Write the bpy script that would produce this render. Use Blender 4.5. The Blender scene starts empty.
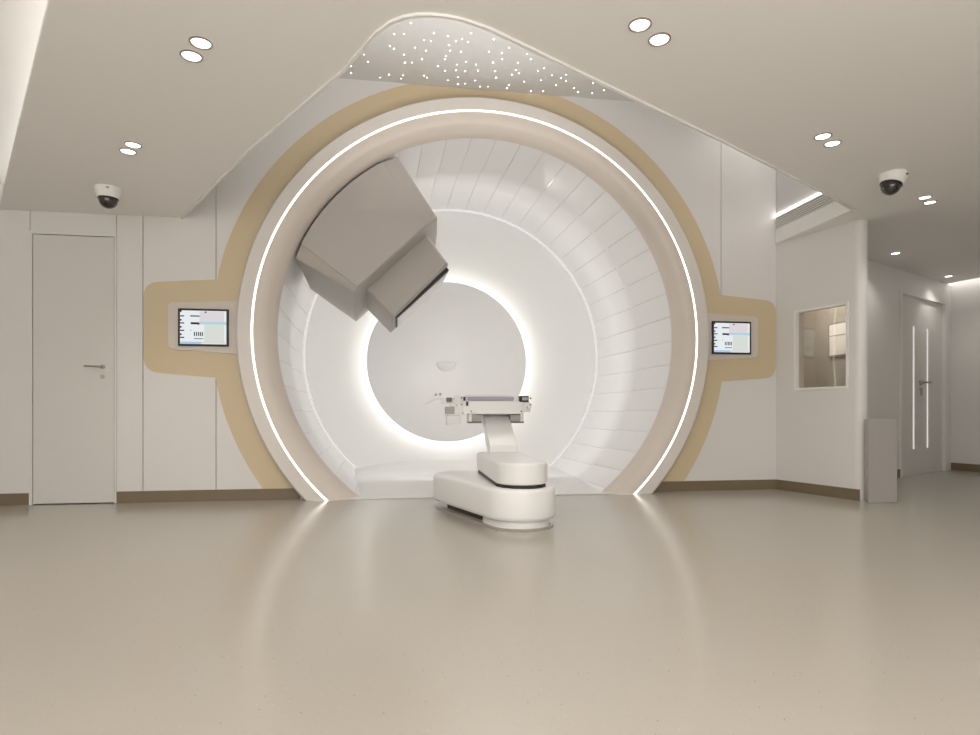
import bpy, bmesh, math, random
from mathutils import Vector, Matrix
random.seed(7)
PI = math.pi
S = bpy.context.scene
COL = S.collection

# ------------------------------------------------------------------ camera
cam_d = bpy.data.cameras.new('camera'); cam = bpy.data.objects.new('camera', cam_d); COL.objects.link(cam)
cam.location = (0, 0, 0.8)
cam.rotation_euler = (PI/2, 0, -math.radians(8.6876))
cam_d.sensor_fit = 'HORIZONTAL'; cam_d.sensor_width = 36.0; cam_d.lens = 36.0*611/980
cam_d.shift_y = (411-367.5)/980; cam_d.clip_start = 0.05; cam_d.clip_end = 100
S.camera = cam

# ------------------------------------------------------------------ world, lights, exposure
w = bpy.data.worlds.new('world'); S.world = w; w.use_nodes = True
bg = w.node_tree.nodes['Background']; bg.inputs[0].default_value = (1.0, 0.968, 0.93, 1); bg.inputs[1].default_value = 0.85
S.view_settings.view_transform = 'Standard'; S.view_settings.look = 'None'
S.view_settings.exposure = 1.56; S.view_settings.gamma = 1.0; S.view_settings.use_curve_mapping = False

def area(name, loc, rot, sx, sy, power, colr=(1, .965, .925), shape='RECTANGLE', spread=PI):
    d = bpy.data.lights.new(name, 'AREA'); d.shape = shape; d.size = sx
    if shape == 'RECTANGLE': d.size_y = sy
    d.energy = power; d.color = colr; d.spread = spread
    o = bpy.data.objects.new(name, d); COL.objects.link(o); o.location = loc; o.rotation_euler = rot
    return o
# unseen fill lights added behind the camera, one facing down, one up
area('room_fill_down', (0.2, -0.9, 2.46), (0, 0, 0), 4.4, 2.4, 8)
area('room_fill_up', (0.6, -1.2, 1.5), (PI, 0, 0), 4.0, 2.0, 58)
# unseen up-light added in the ceiling opening to brighten the star ceiling
area('star_ceiling_fill', (0.7, 4.1, 2.62), (PI, 0, 0), 2.4, 1.4, 9, (1, .97, .94))
area('bore_fill', (0.825, 6.92, 1.53), (PI/2, 0, 0), 3.0, 3.0, 7.4, (1, .98, .955), shape='DISK')  # unseen disc light added to brighten the rear of the bore
area('bore_fill_top', (1.25, 6.4, 3.30), (0, 0, 0), 1.5, 0.5, 5, (1, .98, .955))  # second unseen fill, added for the deck and front tiles
# bore axis, x and z
BORE_C = (0.825, 1.5)

# ------------------------------------------------------------------ materials
def mat(name, colr, rough=0.5, metal=0.0, var=0.03, scale=6.0, bump=0.0, coat=0.0, spec=0.5):
    m = bpy.data.materials.new(name); m.use_nodes = True
    nt = m.node_tree; b = nt.nodes['Principled BSDF']
    b.inputs['Roughness'].default_value = rough; b.inputs['Metallic'].default_value = metal
    b.inputs['Specular IOR Level'].default_value = spec
    b.inputs['Coat Weight'].default_value = coat
    tc = nt.nodes.new('ShaderNodeTexCoord'); nz = nt.nodes.new('ShaderNodeTexNoise')
    nz.inputs['Scale'].default_value = scale; nz.inputs['Detail'].default_value = 3
    nt.links.new(tc.outputs['Object'], nz.inputs['Vector'])
    mx = nt.nodes.new('ShaderNodeMix'); mx.data_type = 'RGBA'
    mx.inputs[6].default_value = (*[c*(1-var) for c in colr], 1); mx.inputs[7].default_value = (*[min(1, c*(1+var)) for c in colr], 1)
    nt.links.new(nz.outputs['Fac'], mx.inputs[0]); nt.links.new(mx.outputs[2], b.inputs['Base Color'])
    if bump:
        bp = nt.nodes.new('ShaderNodeBump'); bp.inputs['Strength'].default_value = bump; bp.inputs['Distance'].default_value = 0.002
        n2 = nt.nodes.new('ShaderNodeTexNoise'); n2.inputs['Scale'].default_value = 220
        nt.links.new(tc.outputs['Object'], n2.inputs['Vector']); nt.links.new(n2.outputs['Fac'], bp.inputs['Height'])
        nt.links.new(bp.outputs[0], b.inputs['Normal'])
    return m
def emit(name, colr, strength):
    m = bpy.data.materials.new(name); m.use_nodes = True; nt = m.node_tree
    nt.nodes.remove(nt.nodes['Principled BSDF']); e = nt.nodes.new('ShaderNodeEmission')
    e.inputs[0].default_value = (*colr, 1); e.inputs[1].default_value = strength
    nt.links.new(e.outputs[0], nt.nodes['Material Output'].inputs[0]); return m

M = {}
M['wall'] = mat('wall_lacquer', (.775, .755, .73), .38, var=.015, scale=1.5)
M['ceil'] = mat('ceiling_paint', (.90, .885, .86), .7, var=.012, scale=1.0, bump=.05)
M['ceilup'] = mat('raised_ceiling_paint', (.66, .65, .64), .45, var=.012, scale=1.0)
M['trim'] = mat('pale_trim', (.76, .735, .70), .45)
M['groove'] = mat('groove_dark', (.28, .25, .22), .7)
M['bead'] = mat('opening_bead_white', (.88, .865, .84), .4)
M['plate'] = mat('couch_shadow_taupe', (.36, .33, .29), .3)  # taupe stands for shadow and floor reflection under the couch base
M['seam'] = mat('bore_seam_grey', (.36, .35, .34), .7)
M['base'] = mat('baseboard_olive', (.20, .155, .095), .45, var=.06)
M['tan'] = mat('tan_band', (.67, .55, .36), .45, var=.03, scale=2)
M['door'] = mat('door_leaf_paint', (.71, .685, .655), .4, var=.015, scale=1.5)
M['ring'] = mat('ring_white', (.76, .72, .67), .4, var=.015)
M['lip'] = mat('ring_lip_warm', (.70, .63, .56), .42, var=.015)
M['bore'] = mat('bore_tile_white', (.88, .875, .865), .30, var=.012, coat=.2)
M['rear'] = mat('bore_rear_white', (.88, .875, .86), .45, var=.01)
M['disc'] = mat('back_disc_grey', (.80, .79, .775), .3, var=.015)
M['deck'] = mat('bore_deck_white', (.86, .855, .84), .4, var=.01)
M['noz'] = mat('nozzle_grey', (.475, .44, .405), .45, var=.02)
M['white'] = mat('couch_white', (.89, .885, .875), .33, var=.01, coat=.15)
M['white2'] = mat('couch_satin_white', (.84, .835, .82), .45, var=.01)
M['black'] = mat('black_rubber', (.02, .02, .02), .5)
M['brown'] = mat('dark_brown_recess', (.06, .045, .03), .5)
M['grey'] = mat('grey_metal', (.32, .31, .29), .4, metal=.4)
M['dgrey'] = mat('dark_grey_plastic', (.13, .13, .125), .4)
M['lilac'] = mat('lilac_grey_pad', (.40, .39, .47), .4)
M['steel'] = mat('satin_steel', (.42, .39, .35), .3, metal=.85)
M['pglass'] = mat('nozzle_window', (.88, .88, .87), .25)
M['dome'] = mat('camera_dome_black', (.03, .026, .022), .12, coat=.6)
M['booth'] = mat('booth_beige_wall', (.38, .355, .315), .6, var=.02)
M['ledbox'] = mat('low_partition_paint', (.46, .435, .41), .45)
M['led'] = emit('led_strip_white', (1, .96, .89), 1.3)
M['led_slot'] = emit('led_slot_white', (1, .96, .92), 2.0)
M['halo'] = emit('halo_led', (1, .965, .92), 1.6)
M['band_glow'] = emit('bore_band_glow', (1, .975, .94), 1.4)  # made-up glow for the bright band in the bore
M['ridge'] = emit('ridge_led', (1, .97, .94), .27)
M['lamp'] = emit('downlight_diffuser', (1, .96, .88), 2.0)
M['cove'] = emit('cove_led', (1, .97, .94), 1.2)
M['star'] = emit('star_point', (1, .97, .93), 2.4)
M['doorled'] = emit('door_light_strip', (1, .97, .92), 0.22)
M['scr'] = emit('screen_white', (.80, .84, .86), 0.34)
M['scr_pink'] = emit('screen_pink', (.76, .71, .74), 0.32)
M['scr_cyan'] = emit('screen_cyan', (.46, .70, .77), 0.32)
M['scr_green'] = emit('screen_green', (.72, .76, .70), 0.32)
M['scr_blue'] = emit('screen_blue', (.45, .62, .80), 0.32)
M['scr_ink'] = emit('screen_ink', (.03, .03, .04), 0.18)
M['scr_red'] = emit('screen_red', (.35, .03, .05), 0.25)

# floor: beige vinyl with fine speckles
def floor_mat():
    m = mat('floor_vinyl', (.45, .413, .36), .20, var=.03, scale=.8)
    nt = m.node_tree; b = nt.nodes['Principled BSDF']; tc = [n for n in nt.nodes if n.type == 'TEX_COORD'][0]
    mx = [n for n in nt.nodes if n.type == 'MIX'][0]
    prev = mx.outputs[2]
    for sc, thr, colr in ((36, .075, (.20, .15, .10, 1)), (48, .075, (.66, .61, .53, 1)), (80, .10, (.28, .22, .16, 1))):
        v = nt.nodes.new('ShaderNodeTexVoronoi'); v.inputs['Scale'].default_value = sc
        nt.links.new(tc.outputs['Object'], v.inputs['Vector'])
        lt = nt.nodes.new('ShaderNodeMath'); lt.operation = 'LESS_THAN'; lt.inputs[1].default_value = thr
        nt.links.new(v.outputs['Distance'], lt.inputs[0])
        sp = nt.nodes.new('ShaderNodeSeparateColor'); nt.links.new(v.outputs['Color'], sp.inputs[0])
        g = nt.nodes.new('ShaderNodeMath'); g.operation = 'GREATER_THAN'; g.inputs[1].default_value = .72
        nt.links.new(sp.outputs[0], g.inputs[0])
        mu = nt.nodes.new('ShaderNodeMath'); mu.operation = 'MULTIPLY'
        nt.links.new(lt.outputs[0], mu.inputs[0]); nt.links.new(g.outputs[0], mu.inputs[1])
        x = nt.nodes.new('ShaderNodeMix'); x.data_type = 'RGBA'; x.inputs[7].default_value = colr
        nt.links.new(mu.outputs[0], x.inputs[0]); nt.links.new(prev, x.inputs[6]); prev = x.outputs[2]
    nt.links.new(prev, b.inputs['Base Color'])
    return m
M['floor'] = floor_mat()
def glass_mat():
    m = bpy.data.materials.new('window_glass'); m.use_nodes = True; nt = m.node_tree; nt.nodes.remove(nt.nodes['Principled BSDF'])
    t = nt.nodes.new('ShaderNodeBsdfTransparent'); t.inputs[0].default_value = (.80, .77, .72, 1)
    g = nt.nodes.new('ShaderNodeBsdfGlossy'); g.inputs['Roughness'].default_value = .02; g.inputs[0].default_value = (1, 1, 1, 1)
    mx = nt.nodes.new('ShaderNodeMixShader'); mx.inputs[0].default_value = .06
    nt.links.new(t.outputs[0], mx.inputs[1]); nt.links.new(g.outputs[0], mx.inputs[2])
    nt.links.new(mx.outputs[0], nt.nodes['Material Output'].inputs[0]); return m
M['glass'] = glass_mat()

# ------------------------------------------------------------------ helpers
def obj(name, bm, m, parent=None, smooth=False, bevel=0.0, seg=2, autos=False):
    bmesh.ops.recalc_face_normals(bm, faces=bm.faces)
    me = bpy.data.meshes.new(name); bm.to_mesh(me); bm.free()
    for k in (m if isinstance(m, (list, tuple)) else [m]): me.materials.append(k)
    o = bpy.data.objects.new(name, me); COL.objects.link(o)
    if smooth:
        for p in me.polygons: p.use_smooth = True
    if autos:
        me.polygons.foreach_set('use_smooth', [True]*len(me.polygons))
        me.set_sharp_from_angle(angle=math.radians(35))
    if bevel:
        bv = o.modifiers.new('bevel', 'BEVEL'); bv.width = bevel; bv.segments = seg; bv.limit_method = 'ANGLE'; bv.angle_limit = math.radians(35)
        me.polygons.foreach_set('use_smooth', [True]*len(me.polygons)); me.set_sharp_from_angle(angle=math.radians(60))
        bv.harden_normals = True
    if parent:
        o.parent = parent
        o.matrix_parent_inverse = Matrix.Identity(4)
        o.location = -parent.location if parent.type == 'EMPTY' and parent.parent is None else (0, 0, 0)
        if parent.type == 'EMPTY' and parent.rotation_euler.z != 0:
            pass
    return o
def tag(o, label, cat, group=None, kind=None):
    o['label'] = label; o['category'] = cat
    if group: o['group'] = group
    if kind: o['kind'] = kind
    return o
def thing(name, label, cat, loc=(0, 0, 0), group=None):
    # geometry of the parts is given in world coordinates; obj() shifts the part by -location
    o = bpy.data.objects.new(name, None); COL.objects.link(o); o.location = loc; o.empty_display_size = .1
    return tag(o, label, cat, group)
def struct(name, bm, m, **k):
    o = obj(name, bm, m, **k); o['kind'] = 'structure'; return o
def NB(): return bmesh.new()
def box(bm, x0, x1, y0, y1, z0, z1, mi=0):
    v = [bm.verts.new(p) for p in ((x0,y0,z0),(x1,y0,z0),(x1,y1,z0),(x0,y1,z0),(x0,y0,z1),(x1,y0,z1),(x1,y1,z1),(x0,y1,z1))]
    for f in ((0,3,2,1),(4,5,6,7),(0,1,5,4),(1,2,6,5),(2,3,7,6),(3,0,4,7)):
        bm.faces.new([v[i] for i in f]).material_index = mi
    return bm
def prism_z(bm, pts, z0, z1):
    a = [bm.verts.new((x, y, z0)) for x, y in pts]; b = [bm.verts.new((x, y, z1)) for x, y in pts]
    bm.faces.new(a[::-1]); bm.faces.new(b); n = len(pts)
    for i in range(n): bm.faces.new((a[i], a[(i+1) % n], b[(i+1) % n], b[i]))
    bm.normal_update()
    return bm
def prism_y(bm, pts, y0, y1):
    a = [bm.verts.new((x, y0, z)) for x, z in pts]; b = [bm.verts.new((x, y1, z)) for x, z in pts]
    bm.faces.new(a[::-1]); bm.faces.new(b); n = len(pts)
    for i in range(n): bm.faces.new((a[i], a[(i+1) % n], b[(i+1) % n], b[i]))
    bm.normal_update()
    return bm
def prism_x(bm, pts, x0, x1):
    a = [bm.verts.new((x0, y, z)) for y, z in pts]; b = [bm.verts.new((x1, y, z)) for y, z in pts]
    bm.faces.new(a[::-1]); bm.faces.new(b); n = len(pts)
    for i in range(n): bm.faces.new((a[i], a[(i+1) % n], b[(i+1) % n], b[i]))
    bm.normal_update()
    return bm
def wallbox(bm, p, q, z0, z1, t, side=1):
    # vertical slab along p->q (visible face on the line), thickness t towards the side
    d = Vector((q[0]-p[0], q[1]-p[1])).normalized(); n = Vector((-d.y, d.x))*t*side
    return prism_z(bm, [p, q, (q[0]+n.x, q[1]+n.y), (p[0]+n.x, p[1]+n.y)], z0, z1)
def revolve(bm, prof, n=160, a0=0, a1=2*PI, cx=BORE_C[0], cz=BORE_C[1], zmin=None):
    # prof: (R, Y) or (R, Y, dz); axis along Y
    full = abs(a1-a0-2*PI) < 1e-6; rows = []
    cnt = n if full else n+1
    for i in range(cnt):
        a = a0+(a1-a0)*i/n
        rows.append([bm.verts.new((cx+p[0]*math.cos(a), p[1], cz+(p[2] if len(p) > 2 else 0)+p[0]*math.sin(a))) for p in prof])
    for i in range(n):
        r0 = rows[i]; r1 = rows[(i+1) % cnt]
        for k in range(len(prof)-1):
            bm.faces.new((r0[k], r1[k], r1[k+1], r0[k+1]))
    if zmin is not None:
        g = list(bm.verts)+list(bm.edges)+list(bm.faces)
        bmesh.ops.bisect_plane(bm, geom=g, plane_co=(0, 0, zmin), plane_no=(0, 0, -1), clear_outer=True)
    return bm
def tube(bm, pts, r, n=8):
    pts = [Vector(p) for p in pts]; rings = []
    for i, p in enumerate(pts):
        d = (pts[min(i+1, len(pts)-1)]-pts[max(i-1, 0)]).normalized()
        u = d.cross(Vector((0, 0, 1)));
        if u.length < 1e-3: u = d.cross(Vector((1, 0, 0)))
        u.normalize(); v = d.cross(u)
        rings.append([bm.verts.new(p+(u*math.cos(2*PI*k/n)+v*math.sin(2*PI*k/n))*r) for k in range(n)])
    for a, b in zip(rings, rings[1:]):
        for k in range(n): bm.faces.new((a[k], a[(k+1) % n], b[(k+1) % n], b[k]))
    bm.faces.new(rings[0][::-1]); bm.faces.new(rings[-1]); return bm
def disc_z(bm, x, y, z0, z1, r, n=28):
    return prism_z(bm, [(x+r*math.cos(2*PI*k/n), y+r*math.sin(2*PI*k/n)) for k in range(n)], z0, z1)
def round_poly(pts, rad, n=6):
    out = []; L = len(pts)
    for i in range(L):
        p = Vector(pts[i]); a = Vector(pts[i-1]); b = Vector(pts[(i+1) % L]); r = rad[i] if isinstance(rad, (list, tuple)) else rad
        if r <= 0: out.append(tuple(p)); continue
        da = (a-p).normalized(); db = (b-p).normalized(); r = min(r, (a-p).length*.49, (b-p).length*.49)
        p0 = p+da*r; p1 = p+db*r
        for k in range(n+1):
            t = k/n; out.append(tuple(p0*(1-t)**2+p*2*t*(1-t)+p1*t*t))
    return out

# ------------------------------------------------------------------ the setting
D = 5.743            # plane of the main wall
CZ = 2.507           # lower ceiling
UZ = 3.85            # raised star ceiling
CX, CC = BORE_C      # bore axis
struct('floor', box(NB(), -6, 9.5, -3, 10.6, -.1, 0), M['floor'])

# main wall: lacquered panels with fine joints, a round opening for the ring
def wall_columns(bm, xa, xb, z0, z1, R=2.17, n=40, y=D, hole=True):
    xs = [xa+(xb-xa)*i/n for i in range(n+1)]
    def lim(x):
        d = abs(x-CX); return math.sqrt(max(R*R-d*d, 0))
    for a, b in zip(xs, xs[1:]):
        ha, hb = lim(a), lim(b)
        if not hole or (ha == 0 and hb == 0):
            quads = [((a, z0), (b, z0), (b, z1), (a, z1))]
        else:
            quads = []
            ta, tb = CC+ha, CC+hb; la, lb = CC-ha, CC-hb
            if min(ta, tb) < z1: quads.append(((a, max(z0, ta)), (b, max(z0, tb)), (b, z1), (a, z1)))
            if max(la, lb) > z0: quads.append(((a, z0), (b, z0), (b, max(z0, lb)), (a, max(z0, la))))
        for q in quads:
            v = [bm.verts.new((x, y, z)) for x, z in q]
            f = bm.faces.new(v)
    return bm
bm = NB(); g = .003
wall_columns(bm, -1.589+g, 3.845-g, 0, 1.5, n=160)
seams = [(-4.6, -3.09), (-2.41, -2.194), (-2.194, -1.589), (-1.589, 3.236), (3.236, 3.845)]
for a, b in seams:
    top = UZ+.05 if a >= -2.2 else 2.74
    wall_columns(bm, a+g, b-g, 1.5 if -1.6 < a < 3.8 else 0, top, n=160 if b-a > 3 else 12, hole=True)
wall_columns(bm, -3.09+g, -2.41-g, 2.325, 2.74, n=1, hole=False)
bmesh.ops.remove_doubles(bm, verts=bm.verts, dist=.0002)
r = bmesh.ops.extrude_face_region(bm, geom=list(bm.faces))
bmesh.ops.translate(bm, verts=[v for v in r['geom'] if isinstance(v, bmesh.types.BMVert)], vec=(0, .018, 0))
struct('wall_front', bm, M['wall'])
bm = NB()      # dark backing behind the joints and the door
wall_columns(bm, -4.6, -1.3, 0, 2.74, n=1, hole=False, y=D+.06); wall_columns(bm, 3.05, 3.86, 0, 3.9, n=1, hole=False, y=D+.06)
wall_columns(bm, -1.7, -1.45, 0, 3.9, n=1, hole=False, y=D+.062)
struct('trim_1', bm, M['groove'])

# left side: wall, raised strip ceiling with its cove light
struct('wall_left', box(NB(), -4.7, -4.6, -3, 5.80, 0, 2.74), M['wall'])
struct('ceiling', prism_z(NB(), [(-4.7, -3), (-.95, -3), (-.95, 2.55), (-2.88, 5.80), (-4.7, 5.80)], 2.72, 2.80), M['ceil'])

# lower ceiling with its shaped opening
curve = [(-.948, 4.187), (-.256, 3.133), (-.085, 2.80), (-.02, 2.715), (.035, 2.672), (.09, 2.650), (.15, 2.640), (.21, 2.640), (.275, 2.650), (.34, 2.672), (.411, 2.700)]
opening = [(-1.90, D+.06)]+curve+[(2.013, 3.586), (3.277, 4.317), (3.845, 4.668), (3.845, D+.06)]
outer_right = [(4.02, D+.06), (4.02, 7.3), (5.14, 7.3), (5.14, 6.15), (7.33, 7.20), (7.32, 7.05), (7.40, 6.7), (8.9, 1.0), (8.9, -3)]
def ceil_slab():
    bm = NB()
    # one loop: outer outline, then round the opening (it reaches the wall, so the outline stays simple)
    loop = [(-3.37, D+.06), (-1.90, D+.06)]+curve+[(2.013, 3.586), (3.277, 4.317), (3.845, 4.668), (3.845, D+.06)]+outer_right+[(-1.30, -3), (-1.30, 2.59)]
    prism_z(bm, loop, CZ, CZ+.03)
    bmesh.ops.triangulate(bm, faces=[f for f in bm.faces if len(f.verts) > 4])
    return bm
struct('ceiling', ceil_slab(), M['ceil'])
# upright sides of the opening up to the star ceiling
bm = NB()
def offs(pts, d):
    out = []
    for i, p in enumerate(pts):
        a = Vector(pts[max(i-1, 0)]); b = Vector(pts[min(i+1, len(pts)-1)]); t = (b-a).normalized()
        out.append((p[0]-t.y*d, p[1]+t.x*d))
    return out
path = opening; o2 = offs(path, -.05)
o2 = offs(path, -.05) if False else offs(path, -.05)
for i in range(len(path)-1):
    a, b = path[i], path[i+1]; c_, d_ = offs(path, -.06)[i+1], offs(path, -.06)[i]
    v0 = [bm.verts.new((p[0], p[1], CZ+.03)) for p in (a, b, c_, d_)]; v1 = [bm.verts.new((p[0], p[1], UZ)) for p in (a, b, c_, d_)]
    bm.faces.new((v0[0], v0[1], v1[1], v1[0])); bm.faces.new((v0[2], v0[3], v1[3], v1[2]))
bmesh.ops.remove_doubles(bm, verts=bm.verts, dist=.0005)
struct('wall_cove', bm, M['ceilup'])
# pale bead round the edge of the opening
bm = NB(); pin = offs(path[:-1], -.015)
for i in range(len(path)-2):
    a, b, c_, d_ = path[i], path[i+1], pin[i+1], pin[i]
    v0 = [bm.verts.new((p[0], p[1], CZ-.012)) for p in (a, b, c_, d_)]; v1 = [bm.verts.new((p[0], p[1], CZ+.0)) for p in (a, b, c_, d_)]
    bm.faces.new(v0); bm.faces.new((v0[0], v0[1], v1[1], v1[0])); bm.faces.new((v0[2], v0[3], v1[3], v1[2]))
bmesh.ops.remove_doubles(bm, verts=bm.verts, dist=.0005)
struct('trim_2', bm, M['bead'])

# booth wall (right), a slab with a rounded nose and a window opening
BA = Vector((3.845, 5.738)); BB = Vector((4.066, 4.93)); bd = (BB-BA).normalized(); bn = Vector((-bd.y, bd.x))   # bn points to +x
TH = .13
def bp(s, off=0): q = BA+bd*s+bn*off; return (q.x, q.y)
BL = (BB-BA).length
w0, w1, wz0, wz1 = .212, .782, 1.005, 1.79      # window opening along the wall
bm = NB()
prism_z(bm, [bp(-.03), bp(BL), bp(BL, TH), bp(-.03, TH)], 0, wz0)
prism_z(bm, [bp(-.03), bp(BL), bp(BL, TH), bp(-.03, TH)], wz1, CZ)
prism_z(bm, [bp(-.03), bp(w0), bp(w0, TH), bp(-.03, TH)], wz0, wz1)
prism_z(bm, [bp(w1), bp(BL), bp(BL, TH), bp(w1, TH)], wz0, wz1)
nose = [bp(BL)]; ncen = BA+bd*BL+bn*TH/2
for k in range(1, 12):
    a = PI*k/12; q = ncen-bn*math.cos(a)*TH/2+bd*math.sin(a)*TH/2; nose.append((q.x, q.y))
nose.append(bp(BL, TH)); prism_z(bm, nose, 0, CZ)
struct('wall_right', bm, M['wall'], autos=True)
wf = NB()
for (s0, s1, z0, z1) in ((w0, w1, wz0, wz0+.022), (w0, w1, wz1-.022, wz1), (w0, w0+.022, wz0+.022, wz1-.022), (w1-.022, w1, wz0+.022, wz1-.022)):
    prism_z(wf, [bp(s0, -.012), bp(s1, -.012), bp(s1, .05), bp(s0, .05)], z0, z1)
win = struct('window_1', wf, M['bead'], bevel=.002)
gl = NB(); prism_z(gl, [bp(w0+.02, .03), bp(w1-.02, .03), bp(w1-.02, .036), bp(w0+.02, .036)], wz0+.02, wz1-.02)
obj('window_glass', gl, M['glass'], win)
# the control booth behind the window and the corridor wall
CA = Vector((5.10, 6.086)); CB = Vector((7.45, 7.26)); cd = (CB-CA).normalized(); cn = Vector((-cd.y, cd.x))
def cp(s, off=0): q = CA+cd*s+cn*off; return (q.x, q.y)
def cs(x): return (x-CA.x)/cd.x
bm = NB(); CL = (CB-CA).length; d0, d1 = cs(6.009), cs(7.33); DT = 2.245
prism_z(bm, [cp(0), cp(d0), cp(d0, .1), cp(0, .1)], 0, CZ); prism_z(bm, [cp(d0), cp(d1), cp(d1, .1), cp(d0, .1)], DT, CZ)
prism_z(bm, [cp(d1), cp(CL), cp(CL, .1), cp(d1, .1)], 0, CZ)
struct('wall_corridor', bm, M['wall'])
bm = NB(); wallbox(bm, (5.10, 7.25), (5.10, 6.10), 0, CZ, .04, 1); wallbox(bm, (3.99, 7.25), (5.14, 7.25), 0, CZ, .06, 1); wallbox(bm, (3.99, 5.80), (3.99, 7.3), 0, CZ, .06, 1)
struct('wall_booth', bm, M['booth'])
bm = NB(); wallbox(bm, (4.165, 4.985), (5.075, 6.10), 0, CZ, .04, 1); struct('wall_booth', bm, M['wall'])
EA, EB = (7.45, 7.26), (9.3, -.6)
bm = NB(); wallbox(bm, EA, EB, 0, 2.95, .1, 1); struct('wall_end', bm, M['wall'])
bm = NB(); prism_z(bm, [(7.25, 7.4), (7.8, 7.4), (9.3, .9), (8.7, .9)], 2.95, 3.0); struct('ceiling', bm, M['ceil'])

struct('wall_back_blocker', box(NB(), 2.6, 9.5, -3.1, -3.0, 0, 2.95), M['wall'])  # partial wall out of view, added to keep world light off the right
struct('wall_right', box(NB(), 9.3, 9.4, -3.0, -.5, 0, 2.95), M['wall'])  # unseen closing wall, added to darken the right side
# baseboards
BH = .10
def bboard(name, pts_list):
    bm = NB()
    for p, q, side in pts_list: wallbox(bm, p, q, 0, BH, .012, side)
    struct(name, bm, M['base'])
bboard('baseboard_front', [((-4.6, D), (-3.10, D), -1), ((-2.403, D), (-.862, D), -1), ((2.512, D), (3.843, D), -1)])
bboard('baseboard_right', [(bp(.0), bp(BL+.05), -1)])
bboard('baseboard_corridor', [(cp(0), cp(d0-.03), -1)])
bboard('baseboard_end', [(EA, EB, -1)])
bboard('baseboard_left', [((-4.6, -3), (-4.6, D), -1)])

# left door
dr = NB(); box(dr, -3.061, -2.423, D-.012, D+.03, .008, 2.306)
d1o = struct('door_1', dr, M['door'], bevel=.002)
bm = NB(); box(bm, -3.092, -3.066, D-.016, D+.05, 0, 2.335); box(bm, -2.418, -2.404, D-.016, D+.05, 0, 2.335); box(bm, -3.066, -2.418, D-.016, D+.05, 2.311, 2.335)
obj('door_frame', bm, M['wall'], d1o)
bm = NB(); hx, hz = -2.515, 1.182
prism_y(bm, [(hx+.02*math.cos(2*PI*k/20), hz+.02*math.sin(2*PI*k/20)) for k in range(20)], D-.022, D-.012)
tube(bm, [(hx, D-.02, hz), (hx, D-.055, hz), (hx-.02, D-.062, hz), (hx-.125, D-.06, hz+.004)], .0075)
obj('door_handle', bm, M['steel'], d1o, autos=True)
bm = NB(); prism_y(bm, [(hx+.016*math.cos(2*PI*k/20), hz-.085+.018*math.sin(2*PI*k/20)) for k in range(20)], D-.020, D-.012)
box(bm, hx-.003, hx+.003, D-.03, D-.02, hz-.10, hz-.075)
obj('door_lock', bm, M['steel'], d1o)

# corridor door with two slim light strips
l0, l1 = cs(6.045), cs(7.235)
bm = NB(); prism_z(bm, [cp(l0, .03), cp(l1, .03), cp(l1, .07), cp(l0, .07)], .002, DT-.03)
d2o = struct('door_2', bm, M['door'])
bm = NB()
prism_z(bm, [cp(d0-.02, -.012), cp(l0-.006, -.012), cp(l0-.006, .08), cp(d0-.02, .08)], 0, DT+.02)
prism_z(bm, [cp(l1+.006, -.012), cp(d1+.02, -.012), cp(d1+.02, .08), cp(l1+.006, .08)], 0, DT+.02)
prism_z(bm, [cp(l0-.006, -.012), cp(l1+.006, -.012), cp(l1+.006, .08), cp(l0-.006, .08)], DT-.022, DT+.02)
obj('door_frame', bm, M['wall'], d2o)
for sx in (6.415, 6.80):
    s = cs(sx); bm = NB()
    prism_z(bm, [cp(s-.014, .022), cp(s+.014, .022), cp(s+.014, .03), cp(s-.014, .03)], .325, 1.86)
    o = obj('light_strip', bm, M['doorled'], d2o)
bm = NB(); s = cs(6.63); hz = 1.165
prism_z(bm, [cp(s-.03, .018), cp(s+.03, .018), cp(s+.03, .03), cp(s-.03, .03)], hz-.03, hz+.03)
a = cp(s, .02); b_ = cp(s, -.03); c_ = cp(s+.15, -.03); tube(bm, [(a[0], a[1], hz), (b_[0], b_[1], hz), (c_[0], c_[1], hz)], .013)
obj('door_handle', bm, M['steel'], d2o, autos=True)
bm = NB(); a2 = cp(s-.10, .02); b2 = cp(s-.10, -.03); c2 = cp(s-.20, -.03); tube(bm, [(a2[0], a2[1], hz+.01), (b2[0], b2[1], hz+.01), (c2[0], c2[1], hz-.02), (c2[0], c2[1], hz-.10)], .011)
obj('door_pull', bm, M['steel'], d2o, autos=True)
bm = NB(); prism_z(bm, [cp(s-.025, .018), cp(s+.02, .018), cp(s+.02, .03), cp(s-.025, .03)], hz-.17, hz-.07)
obj('door_lock', bm, M['steel'], d2o)

# low partition at the end of the booth wall
bm = NB(); prism_z(bm, [(4.048, 4.745), (4.329, 4.745), (4.36, 4.87), (4.115, 4.87)], 0, .73)
tag(obj('low_partition', bm, M['ledbox'], bevel=.004), 'low plain grey beige partition standing at the rounded end of the right wall', 'partition')

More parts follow.
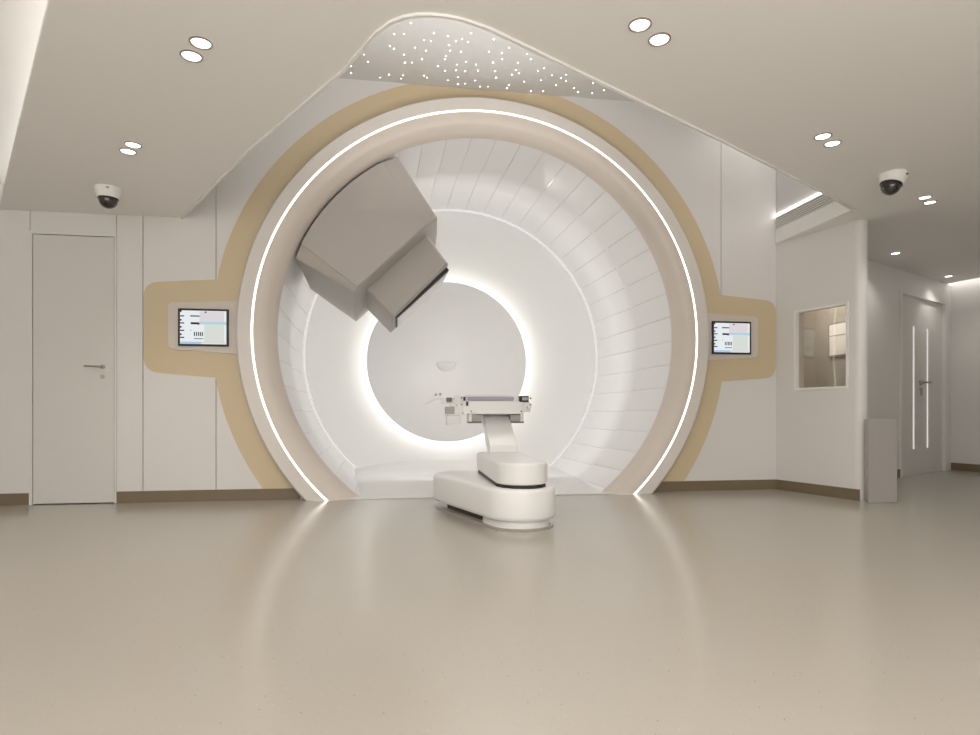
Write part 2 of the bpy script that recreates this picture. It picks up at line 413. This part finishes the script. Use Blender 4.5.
# ------------------------------------------------------------------ cove and slot light strips
bm = NB()   # left cove strip lying on top of the lower ceiling's edge
e0, e1 = Vector((-3.25, 5.70)), Vector((-1.36, 2.62)); ed = (e1-e0).normalized(); en = Vector((-ed.y, ed.x))
q = [e0+en*.10, e1+en*.10, e1+en*.13, e0+en*.13]
prism_z(bm, [(p.x, p.y) for p in q], CZ+.032, CZ+.05)
prism_z(bm, [(-1.20, -2.9), (-1.17, -2.9), (-1.17, 2.55), (-1.20, 2.55)], CZ+.032, CZ+.05)
tag(obj('cove_light', bm, M['cove']), 'hidden cove light strip along the left ceiling edge, washing the upper ceiling', 'light strip')
bm = NB(); box(bm, 3.828, 3.844, 4.69, 5.735, 2.788, 2.806)
tag(obj('slot_light', bm, M['led_slot']), 'short bright light strip just above the slatted air vent on the right', 'light strip')
bm = NB(); prism_z(bm, [(7.47, 7.15), (7.52, 7.15), (8.95, 1.1), (8.90, 1.1)], 2.90, 2.93)
tag(obj('wall_washer_light', bm, M['cove']), 'light strip hidden above the ceiling edge, washing the far right corridor wall', 'light strip')

# ------------------------------------------------------------------ gantry portal
gp = thing('gantry_portal', 'large round white gantry opening with glowing ring and tan surround in the wall', 'medical scanner', (CX, D, 0))
# tan surround with its two wings
def arc(R, a0, a1, n): return [(CX+R*math.cos(a0+(a1-a0)*i/n), CC+R*math.sin(a0+(a1-a0)*i/n)) for i in range(n+1)]
RO, RI = 2.45, 2.20
def ang(R, z): return math.asin((z-CC)/R)
def wing(sgn):
    # going outward along the top then back in along the bottom
    pts = [(2.404, 1.97), (3.012, 1.925), (3.012, 1.145), (2.417, 1.10)]
    rp = round_poly(pts, [0, .13, .13, 0], 8)
    return [(CX+sgn*x, z) for x, z in rp]
aT = ang(RO, 1.97); aB = ang(RO, 1.10); a0 = ang(RO, BH); ai = ang(RI, BH)
out = []
out += arc(RO, a0, aB, 14)[:-1] + wing(1)[::-1] + [ (x, min(z, UZ-.005)) for x, z in arc(RO, aT, PI-aT, 90)[1:-1]] + wing(-1) + arc(RO, PI-aB, PI-a0, 14)[1:]
out += arc(RI, PI-ai, ai, 120)
bm = NB(); prism_y(bm, out, D-.006, D)
bmesh.ops.triangulate(bm, faces=[f for f in bm.faces if len(f.verts) > 4])
obj('surround', bm, M['tan'], gp)
# ring frame
def rz(Y): return .022*max(0, Y-5.6)
def P(*pts): return [(r, y, rz(y)) for r, y in pts]
bm = NB(); revolve(bm, P((2.222, D), (2.222, 5.645), (2.215, 5.622), (2.20, 5.608), (2.087, 5.60), (2.085, 5.612), (2.071, 5.612)), 200, zmin=.001)
obj('ring_frame', bm, M['ring'], gp, autos=True)
bm = NB(); revolve(bm, P((2.0845, 5.610), (2.084, 5.598), (2.072, 5.598), (2.0715, 5.610)), 200, zmin=.001)
obj('led_ring', bm, M['led'], gp)
bm = NB(); revolve(bm, P((2.071, 5.612), (2.069, 5.60), (2.03, 5.602), (1.975, 5.618), (1.960, 5.632), (1.915, 5.67), (1.895, 5.72), (1.89, 5.76)), 200, zmin=.001)
obj('ring_lip', bm, M['lip'], gp, autos=True)
bm = NB(); revolve(bm, P((1.98, 6.871), (2.0, 6.871), (2.0, 6.876), (1.98, 6.876), (1.98, 6.871)), 160, zmin=.02)
obj('bore_band_ring', bm, M['band_glow'], gp)  # hidden glowing ring added behind the step to make the bright band
# tiled bore, flat facets with joints
bm = NB(); NT = 50
prof = P((1.895, 5.76), (1.925, 6.3), (1.965, 6.80), (1.966, 6.868), (2.008, 6.870), (2.012, 7.2), (2.045, 7.9), (2.09, 8.62))
for i in range(NT):
    a0_, a1_ = 2*PI*i/NT+.0007, 2*PI*(i+1)/NT-.0007
    rows = []
    for a in (a0_, a1_):
        rows.append([bm.verts.new((CX+p[0]*math.cos(a), p[1], CC+p[2]+p[0]*math.sin(a))) for p in prof])
    lo = [[bm.verts.new((CX+(p[0]+.012)*math.cos(a), p[1], CC+p[2]+(p[0]+.012)*math.sin(a))) for p in prof] for a in (a0_, a1_)]
    for k in range(len(prof)-1):
        bm.faces.new((rows[0][k], rows[1][k], rows[1][k+1], rows[0][k+1]))
        bm.faces.new((rows[0][k], rows[0][k+1], lo[0][k+1], lo[0][k])); bm.faces.new((rows[1][k], lo[1][k], lo[1][k+1], rows[1][k+1]))
bmesh.ops.bisect_plane(bm, geom=list(bm.verts)+list(bm.edges)+list(bm.faces), plane_co=(0, 0, .0), plane_no=(0, 0, -1), clear_outer=True)
obj('bore_tiles', bm, M['bore'], gp, autos=True)
bm = NB(); revolve(bm, [(r+.03, y, dz) for r, y, dz in prof], 100, zmin=-.05)
obj('bore_shell', bm, M['seam'], gp)
bm = NB(); revolve(bm, P((2.09, 8.62), (2.085, 8.60), (2.065, 8.61), (2.06, 8.63)), 200, zmin=.0)
obj('ridge_light', bm, M['ridge'], gp)
bm = NB(); revolve(bm, P((2.10, 8.62), (2.06, 8.63), (1.98, 8.95), (1.86, 9.35), (1.70, 9.7), (1.50, 9.97), (1.34, 10.08), (1.1, 10.12), (0.001, 10.12)), 200)
bmesh.ops.bisect_plane(bm, geom=list(bm.verts)+list(bm.edges)+list(bm.faces), plane_co=(0, 0, -.02), plane_no=(0, 0, -1), clear_outer=True)
obj('bore_rear', bm, M['rear'], gp, autos=True)
bm = NB(); DC = 1.60-CC
revolve(bm, [(0.001, 9.93, DC), (1.285, 9.93, DC), (1.30, 9.94, DC), (1.30, 9.98, DC), (1.28, 9.985, DC), (.001, 9.985, DC)], 160)
dc = obj('back_disc', bm, M['disc'], gp, autos=True)
bm = NB(); revolve(bm, [(1.25, 9.995, DC), (1.25, 10.05, DC), (1.21, 10.05, DC), (1.21, 9.995, DC), (1.25, 9.995, DC)], 120)
obj('halo_light', bm, M['halo'], gp)
# small cup-shaped lens on the disc
bm = NB(); lx, lz = .80, 1.58
rows = []
for i in range(9):
    a = i/8*PI/2; rr = .165*math.cos(a); yy = 9.93-.07*math.sin(a)
    rows.append([(lx+rr*math.cos(t), yy, lz+rr*math.sin(t)*.85) for t in [PI+PI*k/24 for k in range(25)]])
vr = [[bm.verts.new(p) for p in r_] for r_ in rows]
for a, b in zip(vr, vr[1:]):
    for k in range(24): bm.faces.new((a[k], a[k+1], b[k+1], b[k]))
top = [r_[0] for r_ in vr]+[r_[-1] for r_ in vr[::-1]]
bmesh.ops.remove_doubles(bm, verts=bm.verts, dist=.0005)
try: bmesh.ops.holes_fill(bm, edges=[e for e in bm.edges if e.is_boundary], sides=60)
except Exception: pass
obj('disc_lens', bm, M['disc'], gp, autos=True)
# white deck in the bore
bm = NB()
def dx(R, z, y): return math.sqrt(max(R*R-(CC+rz(y)-z)**2, 0))
zt = .012; row = [(CX-dx(1.93, zt, 5.64), 5.64), (CX-dx(2.0, zt, 6.9), 6.9), (CX-dx(2.09, zt, 8.62), 8.62), (CX-dx(1.98, zt, 8.97), 8.97), (CX-.9, 9.62), (CX, 9.90)]
row = row+[(2*CX-x, y) for x, y in row[::-1][1:]]
prism_z(bm, row, .001, zt)
obj('bore_deck', bm, M['deck'], gp)

# ------------------------------------------------------------------ treatment nozzle in the bore
ph = math.radians(133.6); er = (math.cos(ph), math.sin(ph)); et = (math.sin(ph), -math.cos(ph)); NC = (.822, 1.5)
def nl(rho, t, Y): return (NC[0]+er[0]*rho+et[0]*t, Y, NC[1]+er[1]*rho+et[1]*t)
def nsect(Y, tl, tr, R, til, tir, rin, n=14):
    pts = []
    for i in range(n+1):
        t = tl+(tr-tl)*i/n; pts.append(nl(math.sqrt(R*R-t*t), t, Y))
    pts += [nl(rin, tir, Y), nl(rin, til, Y)]
    return pts
def loft(bm, secs):
    vs = [[bm.verts.new(p) for p in s] for s in secs]; n = len(vs[0])
    for a, b in zip(vs, vs[1:]):
        for k in range(n): bm.faces.new((a[k], a[(k+1) % n], b[(k+1) % n], b[k]))
    bm.faces.new(vs[0]); bm.faces.new(vs[-1][::-1]); return bm
nz = thing('treatment_nozzle', 'grey box-shaped beam nozzle reaching inward from the upper left of the round opening', 'medical device', nl(1.6, 0, 6.4))
bm = NB(); loft(bm, [nsect(5.765, -.655, .435, 1.872, -.55, .335, 1.13), nsect(5.81, -.775, .575, 1.875, -.60, .465, 1.125), nsect(6.4, -.80, .60, 1.88, -.68, .50, 1.11), nsect(7.05, -.83, .62, 1.90, -.71, .52, 1.10)])
obj('housing', bm, M['noz'], nz, bevel=.008)
bm = NB(); loft(bm, [nsect(5.750, -.652, .42, 1.872, -.55, .33, 1.137), nsect(5.767, -.652, .42, 1.872, -.552, .335, 1.135)])
obj('front_panel', bm, M['noz'], nz, bevel=.004)
def quad4(Y, a, b, c, d): return [nl(*p, Y) for p in (a, b, c, d)]
bm = NB(); loft(bm, [quad4(6.08, (1.15, -.465), (1.15, .335), (.785, .295), (.76, -.455)), quad4(6.12, (1.15, -.48), (1.15, .35), (.77, .31), (.745, -.475)), quad4(6.95, (1.15, -.53), (1.15, .38), (.765, .34), (.74, -.525))])
sn = obj('snout', bm, M['noz'], nz, bevel=.012, seg=3)
def nplate(bm, pts, r0, r1):   # pts (t, Y) on the inward end face
    a = [bm.verts.new(nl(r0, t, Y)) for t, Y in pts]; b = [bm.verts.new(nl(r1, t, Y)) for t, Y in pts]
    bm.faces.new(a[::-1]); bm.faces.new(b); n = len(pts)
    for i in range(n): bm.faces.new((a[i], a[(i+1) % n], b[(i+1) % n], b[i]))
bm = NB(); wq = [(-.44, 6.17), (.285, 6.17), (.22, 6.88), (-.44, 6.88)]
nplate(bm, wq, .765, .732); obj('window_rim', bm, M['black'], sn)
bm = NB(); nplate(bm, [(-.425, 6.25), (.262, 6.25), (.205, 6.86), (-.425, 6.86)], .74, .729); obj('window_plate', bm, M['pglass'], sn)
# ------------------------------------------------------------------ wall screens
def screen(sgn, label):
    def X(a, b): return (CX+sgn*a, CX+sgn*b) if sgn > 0 else (CX-b, CX-a)
    t = thing('control_screen', label, 'screen', (CX+sgn*2.52, D-.006, 1.36), 'touch screens on the tan wings beside the gantry')
    pts = round_poly([(2.228, 1.785), (2.81, 1.755), (2.81, 1.345), (2.228, 1.305)], [0, .05, .05, 0], 6)
    bm = NB(); prism_y(bm, [(CX+sgn*x, z) for x, z in pts], D-.016, D-.0065); obj('mount_panel', bm, M['lip'], t, bevel=.003)
    y0 = D-.016; xa, xb = X(2.300, 2.722); z0, z1 = 1.372, 1.702
    bm = NB(); box(bm, xa, xb, y0-.016, y0, z0, z1); bz = obj('bezel', bm, M['black'], t, bevel=.003)
    b = .018; yy = y0-.0175; a, c = xa+b, xb-b; lo, hi = z0+b, z1-b; W_, H_ = c-a, hi-lo
    bm = NB(); box(bm, a, c, yy, y0-.016, lo, hi, 6)
    mats = [M['scr_ink'], M['scr_pink'], M['scr_cyan'], M['scr_green'], M['scr_blue'], M['scr_red'], M['scr']]
    def R(u0, u1, v0, v1, mi, lift=.0006):   # u right, v down, fractions
        box(bm, a+W_*u0, a+W_*u1, yy-lift, yy, hi-H_*v1, hi-H_*v0, mi)
    R(.42, .95, .02, .33, 1); R(.42, 1.0, .33, .41, 2); R(.52, .95, .42, .96, 3); R(.0, .45, .93, 1.0, 4); R(.45, .97, .93, .98, 1, .0009)
    for v in (.15, .36, .58, .79): R(0, .09, v, v+.035, 0)
    for v in (.0, .26, .47, .69): R(0, .035, v, v+.05, 0, .0003)
    R(.22, .42, .145, .18, 0); R(.23, .41, .35, .41, 0); R(.37, .42, .36, .42, 5, .0009)
    for u in (.30, .345, .39, .43, .47): R(u, u+.022, .64, .76, 0)
    R(.30, .50, .83, .85, 0, .0003); R(.22, .24, .58, .60, 0); R(.53, .57, .02, .06, 0, .0009)
    obj('display', bm, mats, t)
    for e in (xa-.012, xb): 
        bm = NB(); box(bm, e, e+.012, y0-.008, y0, 1.50, 1.56); obj('side_clip', bm, M['steel'] if False else M['lip'], t)
screen(-1, 'wall touch screen on the left tan wing, nearest the closed door')
screen(1, 'wall touch screen on the right tan wing, nearest the booth window')

# ------------------------------------------------------------------ treatment couch
co = thing('treatment_couch', 'white robotic patient couch on the floor in front of the round opening', 'medical couch', (.8, 4.5, 0))
P1, P2, r_ = Vector((.85, 4.20)), Vector((.55, 5.08)), .25
def capsule(P1, P2, r, n=20):
    d = (P2-P1).normalized(); nn = Vector((-d.y, d.x)); pts = []
    for k in range(n+1): a = PI*k/n; q = P1+nn*r*math.cos(a)-d*r*math.sin(a); pts.append((q.x, q.y))
    for k in range(n+1): a = PI*k/n; q = P2-nn*r*math.cos(a)+d*r*math.sin(a); pts.append((q.x, q.y))
    return pts
def layered(bm, P1, P2, lay):
    vs = [[bm.verts.new((x, y, z)) for x, y in capsule(P1, P2, r)] for r, z in lay]
    n = len(vs[0])
    for a, b in zip(vs, vs[1:]):
        for k in range(n): bm.faces.new((a[k], a[(k+1) % n], b[(k+1) % n], b[k]))
    bm.faces.new(vs[0][::-1]); bm.faces.new(vs[-1]); return bm
bm = NB(); layered(bm, P1, P2, [(.205, .062), (.235, .066), (.247, .078), (.25, .095), (.25, .25), (.245, .268), (.233, .278), (.21, .282)])
obj('base', bm, M['white'], co, autos=True)
bm = NB(); layered(bm, P1, P2, [(.235, 0), (.235, .008), (.228, .012)]); obj('base_shadow_plate', bm, M['plate'], co, autos=True)  # plate coloured as the shadow and reflection below the base
bm = NB(); layered(bm, P1, P1+(P2-P1)*.12, [(.21, .012), (.20, .062)]); obj('plinth', bm, M['white2'], co, autos=True)
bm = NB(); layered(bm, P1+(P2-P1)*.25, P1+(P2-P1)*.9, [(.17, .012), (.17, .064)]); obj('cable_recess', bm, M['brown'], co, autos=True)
blk = [(.668, 5.1), (.668, 4.14), (.70, 4.05), (.76, 3.99), (.83, 3.968), (.91, 3.972), (.975, 4.01), (1.018, 4.07), (1.03, 4.15), (1.03, 5.1), (.99, 5.18), (.695, 5.18)]
cxm, cym = .8425, 4.6
def scl(pts, s): return [(cxm+(x-cxm)*(1-s/.19), cym+(y-cym)*(1-s/.6)) for x, y in pts]
bm = NB(); prism_z(bm, scl(blk, .010), .282, .302); obj('swivel_shadow_gap', bm, M['black'], co)  # inset layer coloured black to draw the shadow gap
bm = NB(); prism_z(bm, blk, .302, .452); obj('swivel_arm', bm, M['white'], co, bevel=.022, seg=4)
# inclined lift arm
bm = NB(); prism_x(bm, [(5.02, .452), (5.02, .512), (5.45, .785), (5.60, .785), (5.16, .452)], .765, 1.0); obj('lift_arm', bm, M['white'], co, bevel=.006)
# tabletop and the parts at its end (x, z from the end view)
TY = 5.30
def tx(c): return .515+(c-245)*.001083
def tz(c): return .944-(c-120)*.00107
def tb(name, c0, c1, e0, e1, y0, y1, m, bev=.003, parent=None):
    bm = NB(); box(bm, tx(c0), tx(c1), y0, y1, tz(e1), tz(e0)); return obj(name, bm, M[m], parent or co, bevel=bev)
tb('tabletop', 300, 770, 134, 172, TY+.02, 7.3, 'white', .008)
tb('tabletop_pad', 335, 715, 122, 134, TY+.03, 7.25, 'white2', .004)
tb('end_strip', 338, 715, 138, 170, TY+.008, TY+.022, 'lilac')
tb('end_apron', 300, 790, 172, 280, TY-.01, TY+.10, 'white', .006)
tb('mount_block', 420, 760, 225, 285, TY+.10, 5.75, 'white2', .004)
tb('rail_end', 758, 835, 130, 180, TY-.015, TY+.05, 'black', .004)
tb('rail_cap', 780, 828, 140, 168, TY-.022, TY-.014, 'grey', .002)
tb('side_rail', 790, 850, 180, 262, TY-.005, TY+.06, 'white2', .004)
tb('side_rail', 245, 330, 130, 262, TY-.005, TY+.06, 'white2', .004)
for c0, c1, e0, e1 in ((300, 315, 140, 172), (322, 338, 178, 212), (282, 290, 142, 152), (282, 290, 196, 206), (846, 856, 144, 156), (846, 856, 196, 206), (358, 366, 252, 262), (768, 776, 252, 262)):
    tb('index_knob', c0, c1, e0, e1, TY-.022, TY+.0, 'black', .001)
for c in (836,):
    bm = NB(); prism_y(bm, [(tx(c)+.019*math.cos(2*PI*k/18), tz(222)+.019*math.sin(2*PI*k/18)) for k in range(18)], TY-.04, TY-.005); obj('hand_knob', bm, M['white2'], co, bevel=.003)
tb('under_box', 368, 452, 285, 342, TY+.02, TY+.16, 'grey'); tb('under_box', 690, 770, 285, 342, TY+.02, TY+.16, 'grey')
tb('bracket', 345, 368, 255, 345, TY, TY+.16, 'white2'); tb('bracket', 768, 795, 255, 345, TY, TY+.16, 'white2')
tb('foot_rail', 345, 452, 342, 354, TY-.003, TY+.16, 'dgrey', .002); tb('foot_rail', 702, 797, 342, 354, TY-.003, TY+.16, 'dgrey', .002)
# imaging arm on the left of the tabletop
tb('accessory_arm', 120, 250, 160, 192, TY+.01, TY+.05, 'white2', .006)
tb('accessory_plate', 232, 245, 128, 200, TY, TY+.05, 'white', .002)
tb('sensor_box', 165, 208, 145, 182, TY-.005, TY+.04, 'dgrey'); tb('control_box', 155, 228, 220, 280, TY-.01, TY+.05, 'grey')
tb('control_box_side', 228, 250, 216, 276, TY-.01, TY+.05, 'white2'); tb('hanging_box', 165, 282, 288, 368, TY+.01, TY+.10, 'white2', .006)
tb('arm_post', 195, 215, 188, 222, TY+.01, TY+.03, 'white2'); tb('hinge', 250, 300, 205, 262, TY+.0, TY+.05, 'white2')
bm = NB(); tube(bm, [(tx(a), TY+.02+(a % 7)*.002, tz(b)) for a, b in ((2, 205), (20, 190), (50, 172), (85, 158), (125, 152), (170, 158))], .005); obj('cable', bm, M['white2'], co, autos=True)
for c, e in ((80, 122), (115, 118)):
    bm = NB(); prism_y(bm, [(tx(c)+.011*math.cos(2*PI*k/14), tz(e)+.011*math.sin(2*PI*k/14)) for k in range(14)], TY, TY+.03); obj('pointer_knob', bm, M['grey'], co)
bm = NB(); tube(bm, [(tx(80), TY+.015, tz(124)), (tx(115), TY+.015, tz(122)), (tx(135), TY+.015, tz(150)), (tx(150), TY+.015, tz(170))], .005); obj('pointer_arm', bm, M['white2'], co, autos=True)

# ------------------------------------------------------------------ star ceiling
sc = thing('star_ceiling_panel', 'raised grey ceiling panel dotted with tiny star lights above the gantry', 'ceiling panel', (.9, 4.6, UZ))
bm = NB(); prism_z(bm, [(-1.95, 5.80), (-1.02, 4.15), (-.30, 3.06), (.15, 2.56), (.45, 2.6), (2.05, 3.52), (3.36, 4.27), (3.36, 5.80)], UZ, UZ+.03)
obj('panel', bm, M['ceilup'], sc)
sm = NB(); sm_me = None
# positions on the ceiling plane (metres)
stars = [(-.35,5.55),(-.25,5.40),(.25,5.30),(-.1,5.05),(-.03,4.95)]
pix = [(401,67),(402,56),(410,23),(408,34),(404,34),(414,34)]
star_pts = [(411,23,1),(394,34,1.2),(404,34,1),(434,33,1),(448,36,1.2),(462,39,1),(471,33,1),(424,40,1),(431,41,1),(449,45,1),(456,41,1),(468,42,1),(494,39,1.6),
 (390,46,1),(394,48.5,1),(415,47.5,.7),(426,50.5,1),(450,50.5,1),(461,51.5,1),(489,51.5,1),(502,53,1.2),(509,47.5,.8),(527,54,1),(531,59,1.3),
 (365,47.5,.7),(364,54.5,.8),(368,61.5,1),(404,54.5,1),(405,62.5,1.4),(412,62.5,.8),(422,59,1),(445,59,1),(446,56,.8),(457,64.5,.8),(466,61.5,.8),(476,64.5,.8),(493,62.5,1.6),(502,59,1),(518,62.5,.7),
 (338,72.5,1.6),(351,73,1.2),(351,66,.8),(380,77.5,.8),(389,74.5,1.7),(401,78.5,1.1),(403,75,.8),(424,75.5,1.2),(427,77.5,1),(438,66,1),(445,70.5,1),(456,70,.8),(465,71,.8),(478,70.5,1.2),(475,80.5,1),
 (495,71,1),(496,77.5,1.7),(512,74.5,1.5),(516,70,1.3),(519,73,.9),(524,81.5,1.2),(538,71,1.1),(544,68,.8),(552,75,.8),(556,85,1.1),(561,78,.9),(566,74.5,.8),(566,81,1),(578,92,1.7),(588,96,1.2),
 (458,84,1.5),(465,83.5,1),(480,86.5,1.1),(488,86.5,.8),(507,88,1.6),(509,85,1),(531,91,1.6),(543,91,1.1),(568,95.5,1.1),(592,93,.8),(593,83,1),(604,90,1),(541,80,.7),(458,77,.7),(520,96,1),(574,88,.8),(448,80,.7)]
f_, th_ = 611.0, math.atan(.1528)
Z_ = lambda y: (UZ-.8)*f_/(411-y)
def to_ceiling(px, py):       # measured photo position of a star to its place on the raised ceiling
    Z = Z_(py); X = (px-490)/f_*Z; return (X*math.cos(th_)+Z*math.sin(th_), -X*math.sin(th_)+Z*math.cos(th_))
meshes = {}
for px, py, s in star_pts:
    x, y = to_ceiling(px, py)
    if y > 5.70: continue
    k = round(s, 1)
    if k not in meshes:
        bm = NB(); disc_z(bm, 0, 0, -.004, .0, .0033*k, 10)
        o = obj('star_light', bm, M['star'], sc); meshes[k] = o.data
    else:
        o = bpy.data.objects.new('star_light', meshes[k]); COL.objects.link(o); o.parent = sc
    o.location = (x-sc.location.x, y-sc.location.y, 0)

# ------------------------------------------------------------------ ceiling downlights, cameras, vent
def downlight(x, y, r, label, group='round recessed ceiling downlights', first=[None], watts=5):
    t = thing('ceiling_downlight', label, 'ceiling light', (x, y, CZ), group)
    if first[0] is None:
        bm = NB(); n = 40; L = [(1.0, -.001), (1.0, -.006), (.9, -.008), (.77, -.002)]
        vs = [[bm.verts.new((.055*k*math.cos(2*PI*i/n), .055*k*math.sin(2*PI*i/n), z)) for i in range(n)] for k, z in L]
        for a, b in zip(vs, vs[1:]):
            for i in range(n): bm.faces.new((a[i], a[(i+1) % n], b[(i+1) % n], b[i]))
        rim = obj('rim', bm, M['steel'], t, autos=True); rim.location = (0, 0, 0)
        bm = NB(); disc_z(bm, 0, 0, -.0045, -.0015, .055*.78, 36); df = obj('diffuser', bm, M['lamp'], t); df.location = (0, 0, 0)
        first[0] = (rim, df)
    else:
        for p in first[0]:
            c = p.copy(); COL.objects.link(c); c.parent = t; c.location = (0, 0, 0)
    t.scale = (r/.055*.93,)*2+(1,)
    d = bpy.data.lights.new('downlight_beam', 'SPOT'); d.energy = watts; d.spot_size = math.radians(125); d.spot_blend = .8; d.shadow_soft_size = .05; d.color = (1, .95, .88)
    o = bpy.data.objects.new('downlight_beam', d); COL.objects.link(o); o.location = (x, y, CZ-.02)
for x, y, r, lab in ((-.896, 3.00, .055, 'right one of the two downlights at upper left of the ceiling'),
    (-.974, 3.117, .055, 'left one of the two downlights at upper left of the ceiling'),
    (-1.669, 4.214, .055, 'upper one of two downlights just before the left dome camera'),
    (-1.743, 4.324, .055, 'lower one of two downlights just before the left dome camera'),
    (1.062, 2.567, .055, 'left one of the two largest downlights at top right of centre'),
    (1.192, 2.654, .055, 'right one of the two largest downlights at top right of centre'),
    (2.616, 3.437, .055, 'left one of two downlights on the ceiling above the air vent'),
    (2.744, 3.518, .055, 'right one of two downlights on the ceiling above the air vent'),
    (4.166, 4.294, .053, 'upper one of two downlights just right of the right dome camera'),
    (4.306, 4.390, .053, 'lower one of two downlights just right of the right dome camera'),
    (5.328, 5.864, .055, 'single downlight in the corridor ceiling left of the corridor door'),
    (6.898, 6.761, .055, 'single downlight in the corridor ceiling right of the corridor door')):
    downlight(x, y, r, lab, watts=3.5 if x > 5 else 3.5 if x > 2 else 6 if x < -1.5 else 4)

def dome_camera(x, y, lean, label):
    t = thing('dome_camera', label, 'security camera', (x, y, CZ), 'dome cameras on the ceiling')
    def turned(bm, prof, n=32):
        vs = [[bm.verts.new((max(r, .0004)*math.cos(2*PI*i/n), max(r, .0004)*math.sin(2*PI*i/n), z)) for i in range(n)] for r, z in prof]
        for a, b in zip(vs, vs[1:]):
            for i in range(n): bm.faces.new((a[i], a[(i+1) % n], b[(i+1) % n], b[i]))
        return bm
    for nm, prof, m in (('housing', [(0, 0), (.098, 0), (.10, -.012), (.094, -.035), (.082, -.062), (.080, -.068), (.072, -.07), (0, -.07)], 'ceil'),
                        ('dome', [(.070, -.068), (.0705, -.078)]+[(.070*math.cos(a), -.078-.058*math.sin(a)) for a in [PI/2*k/8 for k in range(1, 9)]], 'dome'),
                        ('dome_rim', [(.070, -.066), (.077, -.068), (.077, -.074), (.070, -.074)], 'dome')):
        bm = turned(NB(), prof); o = obj(nm, bm, M[m], t, autos=True); o.location = (0, 0, 0)
    bm = NB(); box(bm, .025, .045, -.10, -.09, -.022, -.016); o = obj('screw_slot', bm, M['dgrey'], t); o.location = (0, 0, 0)
    t.rotation_euler = lean; t.scale = (.93, .93, 1.15)
dome_camera(-2.185, 5.07, (0, 0, 0), 'white ceiling dome camera with black dome above the left door')
dome_camera(3.54, 3.91, (0, math.radians(16), 0), 'white ceiling dome camera with black dome above the booth wall')

vt = thing('air_vent', 'white slatted air vent high on the right wall under the short light strip', 'air vent', (3.845, 5.2, 2.6))
def bslab(name, y0, y1, x0, x1, z0, z1, m, bev=0):
    bm = NB(); box(bm, x0, x1, y0, y1, z0, z1); return obj(name, bm, m, vt, bevel=bev)
bslab('backing', 4.69, 5.735, 3.840, 3.845, 2.655, 2.785, M['grey'])
for k in range(6):
    z = 2.658+k*.0215; bslab('slat', 4.69, 5.735, 3.832, 3.840, z, z+.0125, M['trim'])
bslab('border_panel', 4.69, 5.735, 3.827, 3.845, 2.510, 2.652, M['bead'], .002)
# panel added in the booth, stands in for the screen's reflection in the window
nb = thing('reflection_board', 'pale framed panel added for the screen reflection seen in the booth window', 'board', (5.09, 6.38, 1.64))
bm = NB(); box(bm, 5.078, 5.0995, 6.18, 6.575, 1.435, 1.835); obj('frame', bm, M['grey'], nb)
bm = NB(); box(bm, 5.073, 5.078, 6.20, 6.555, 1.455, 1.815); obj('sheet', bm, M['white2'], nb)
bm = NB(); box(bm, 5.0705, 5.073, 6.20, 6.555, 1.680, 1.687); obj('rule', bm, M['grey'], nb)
area('booth_fill', (4.55, 6.4, 2.45), (0, 0, 0), .4, .4, 7)  # unseen light added to brighten the booth behind the window
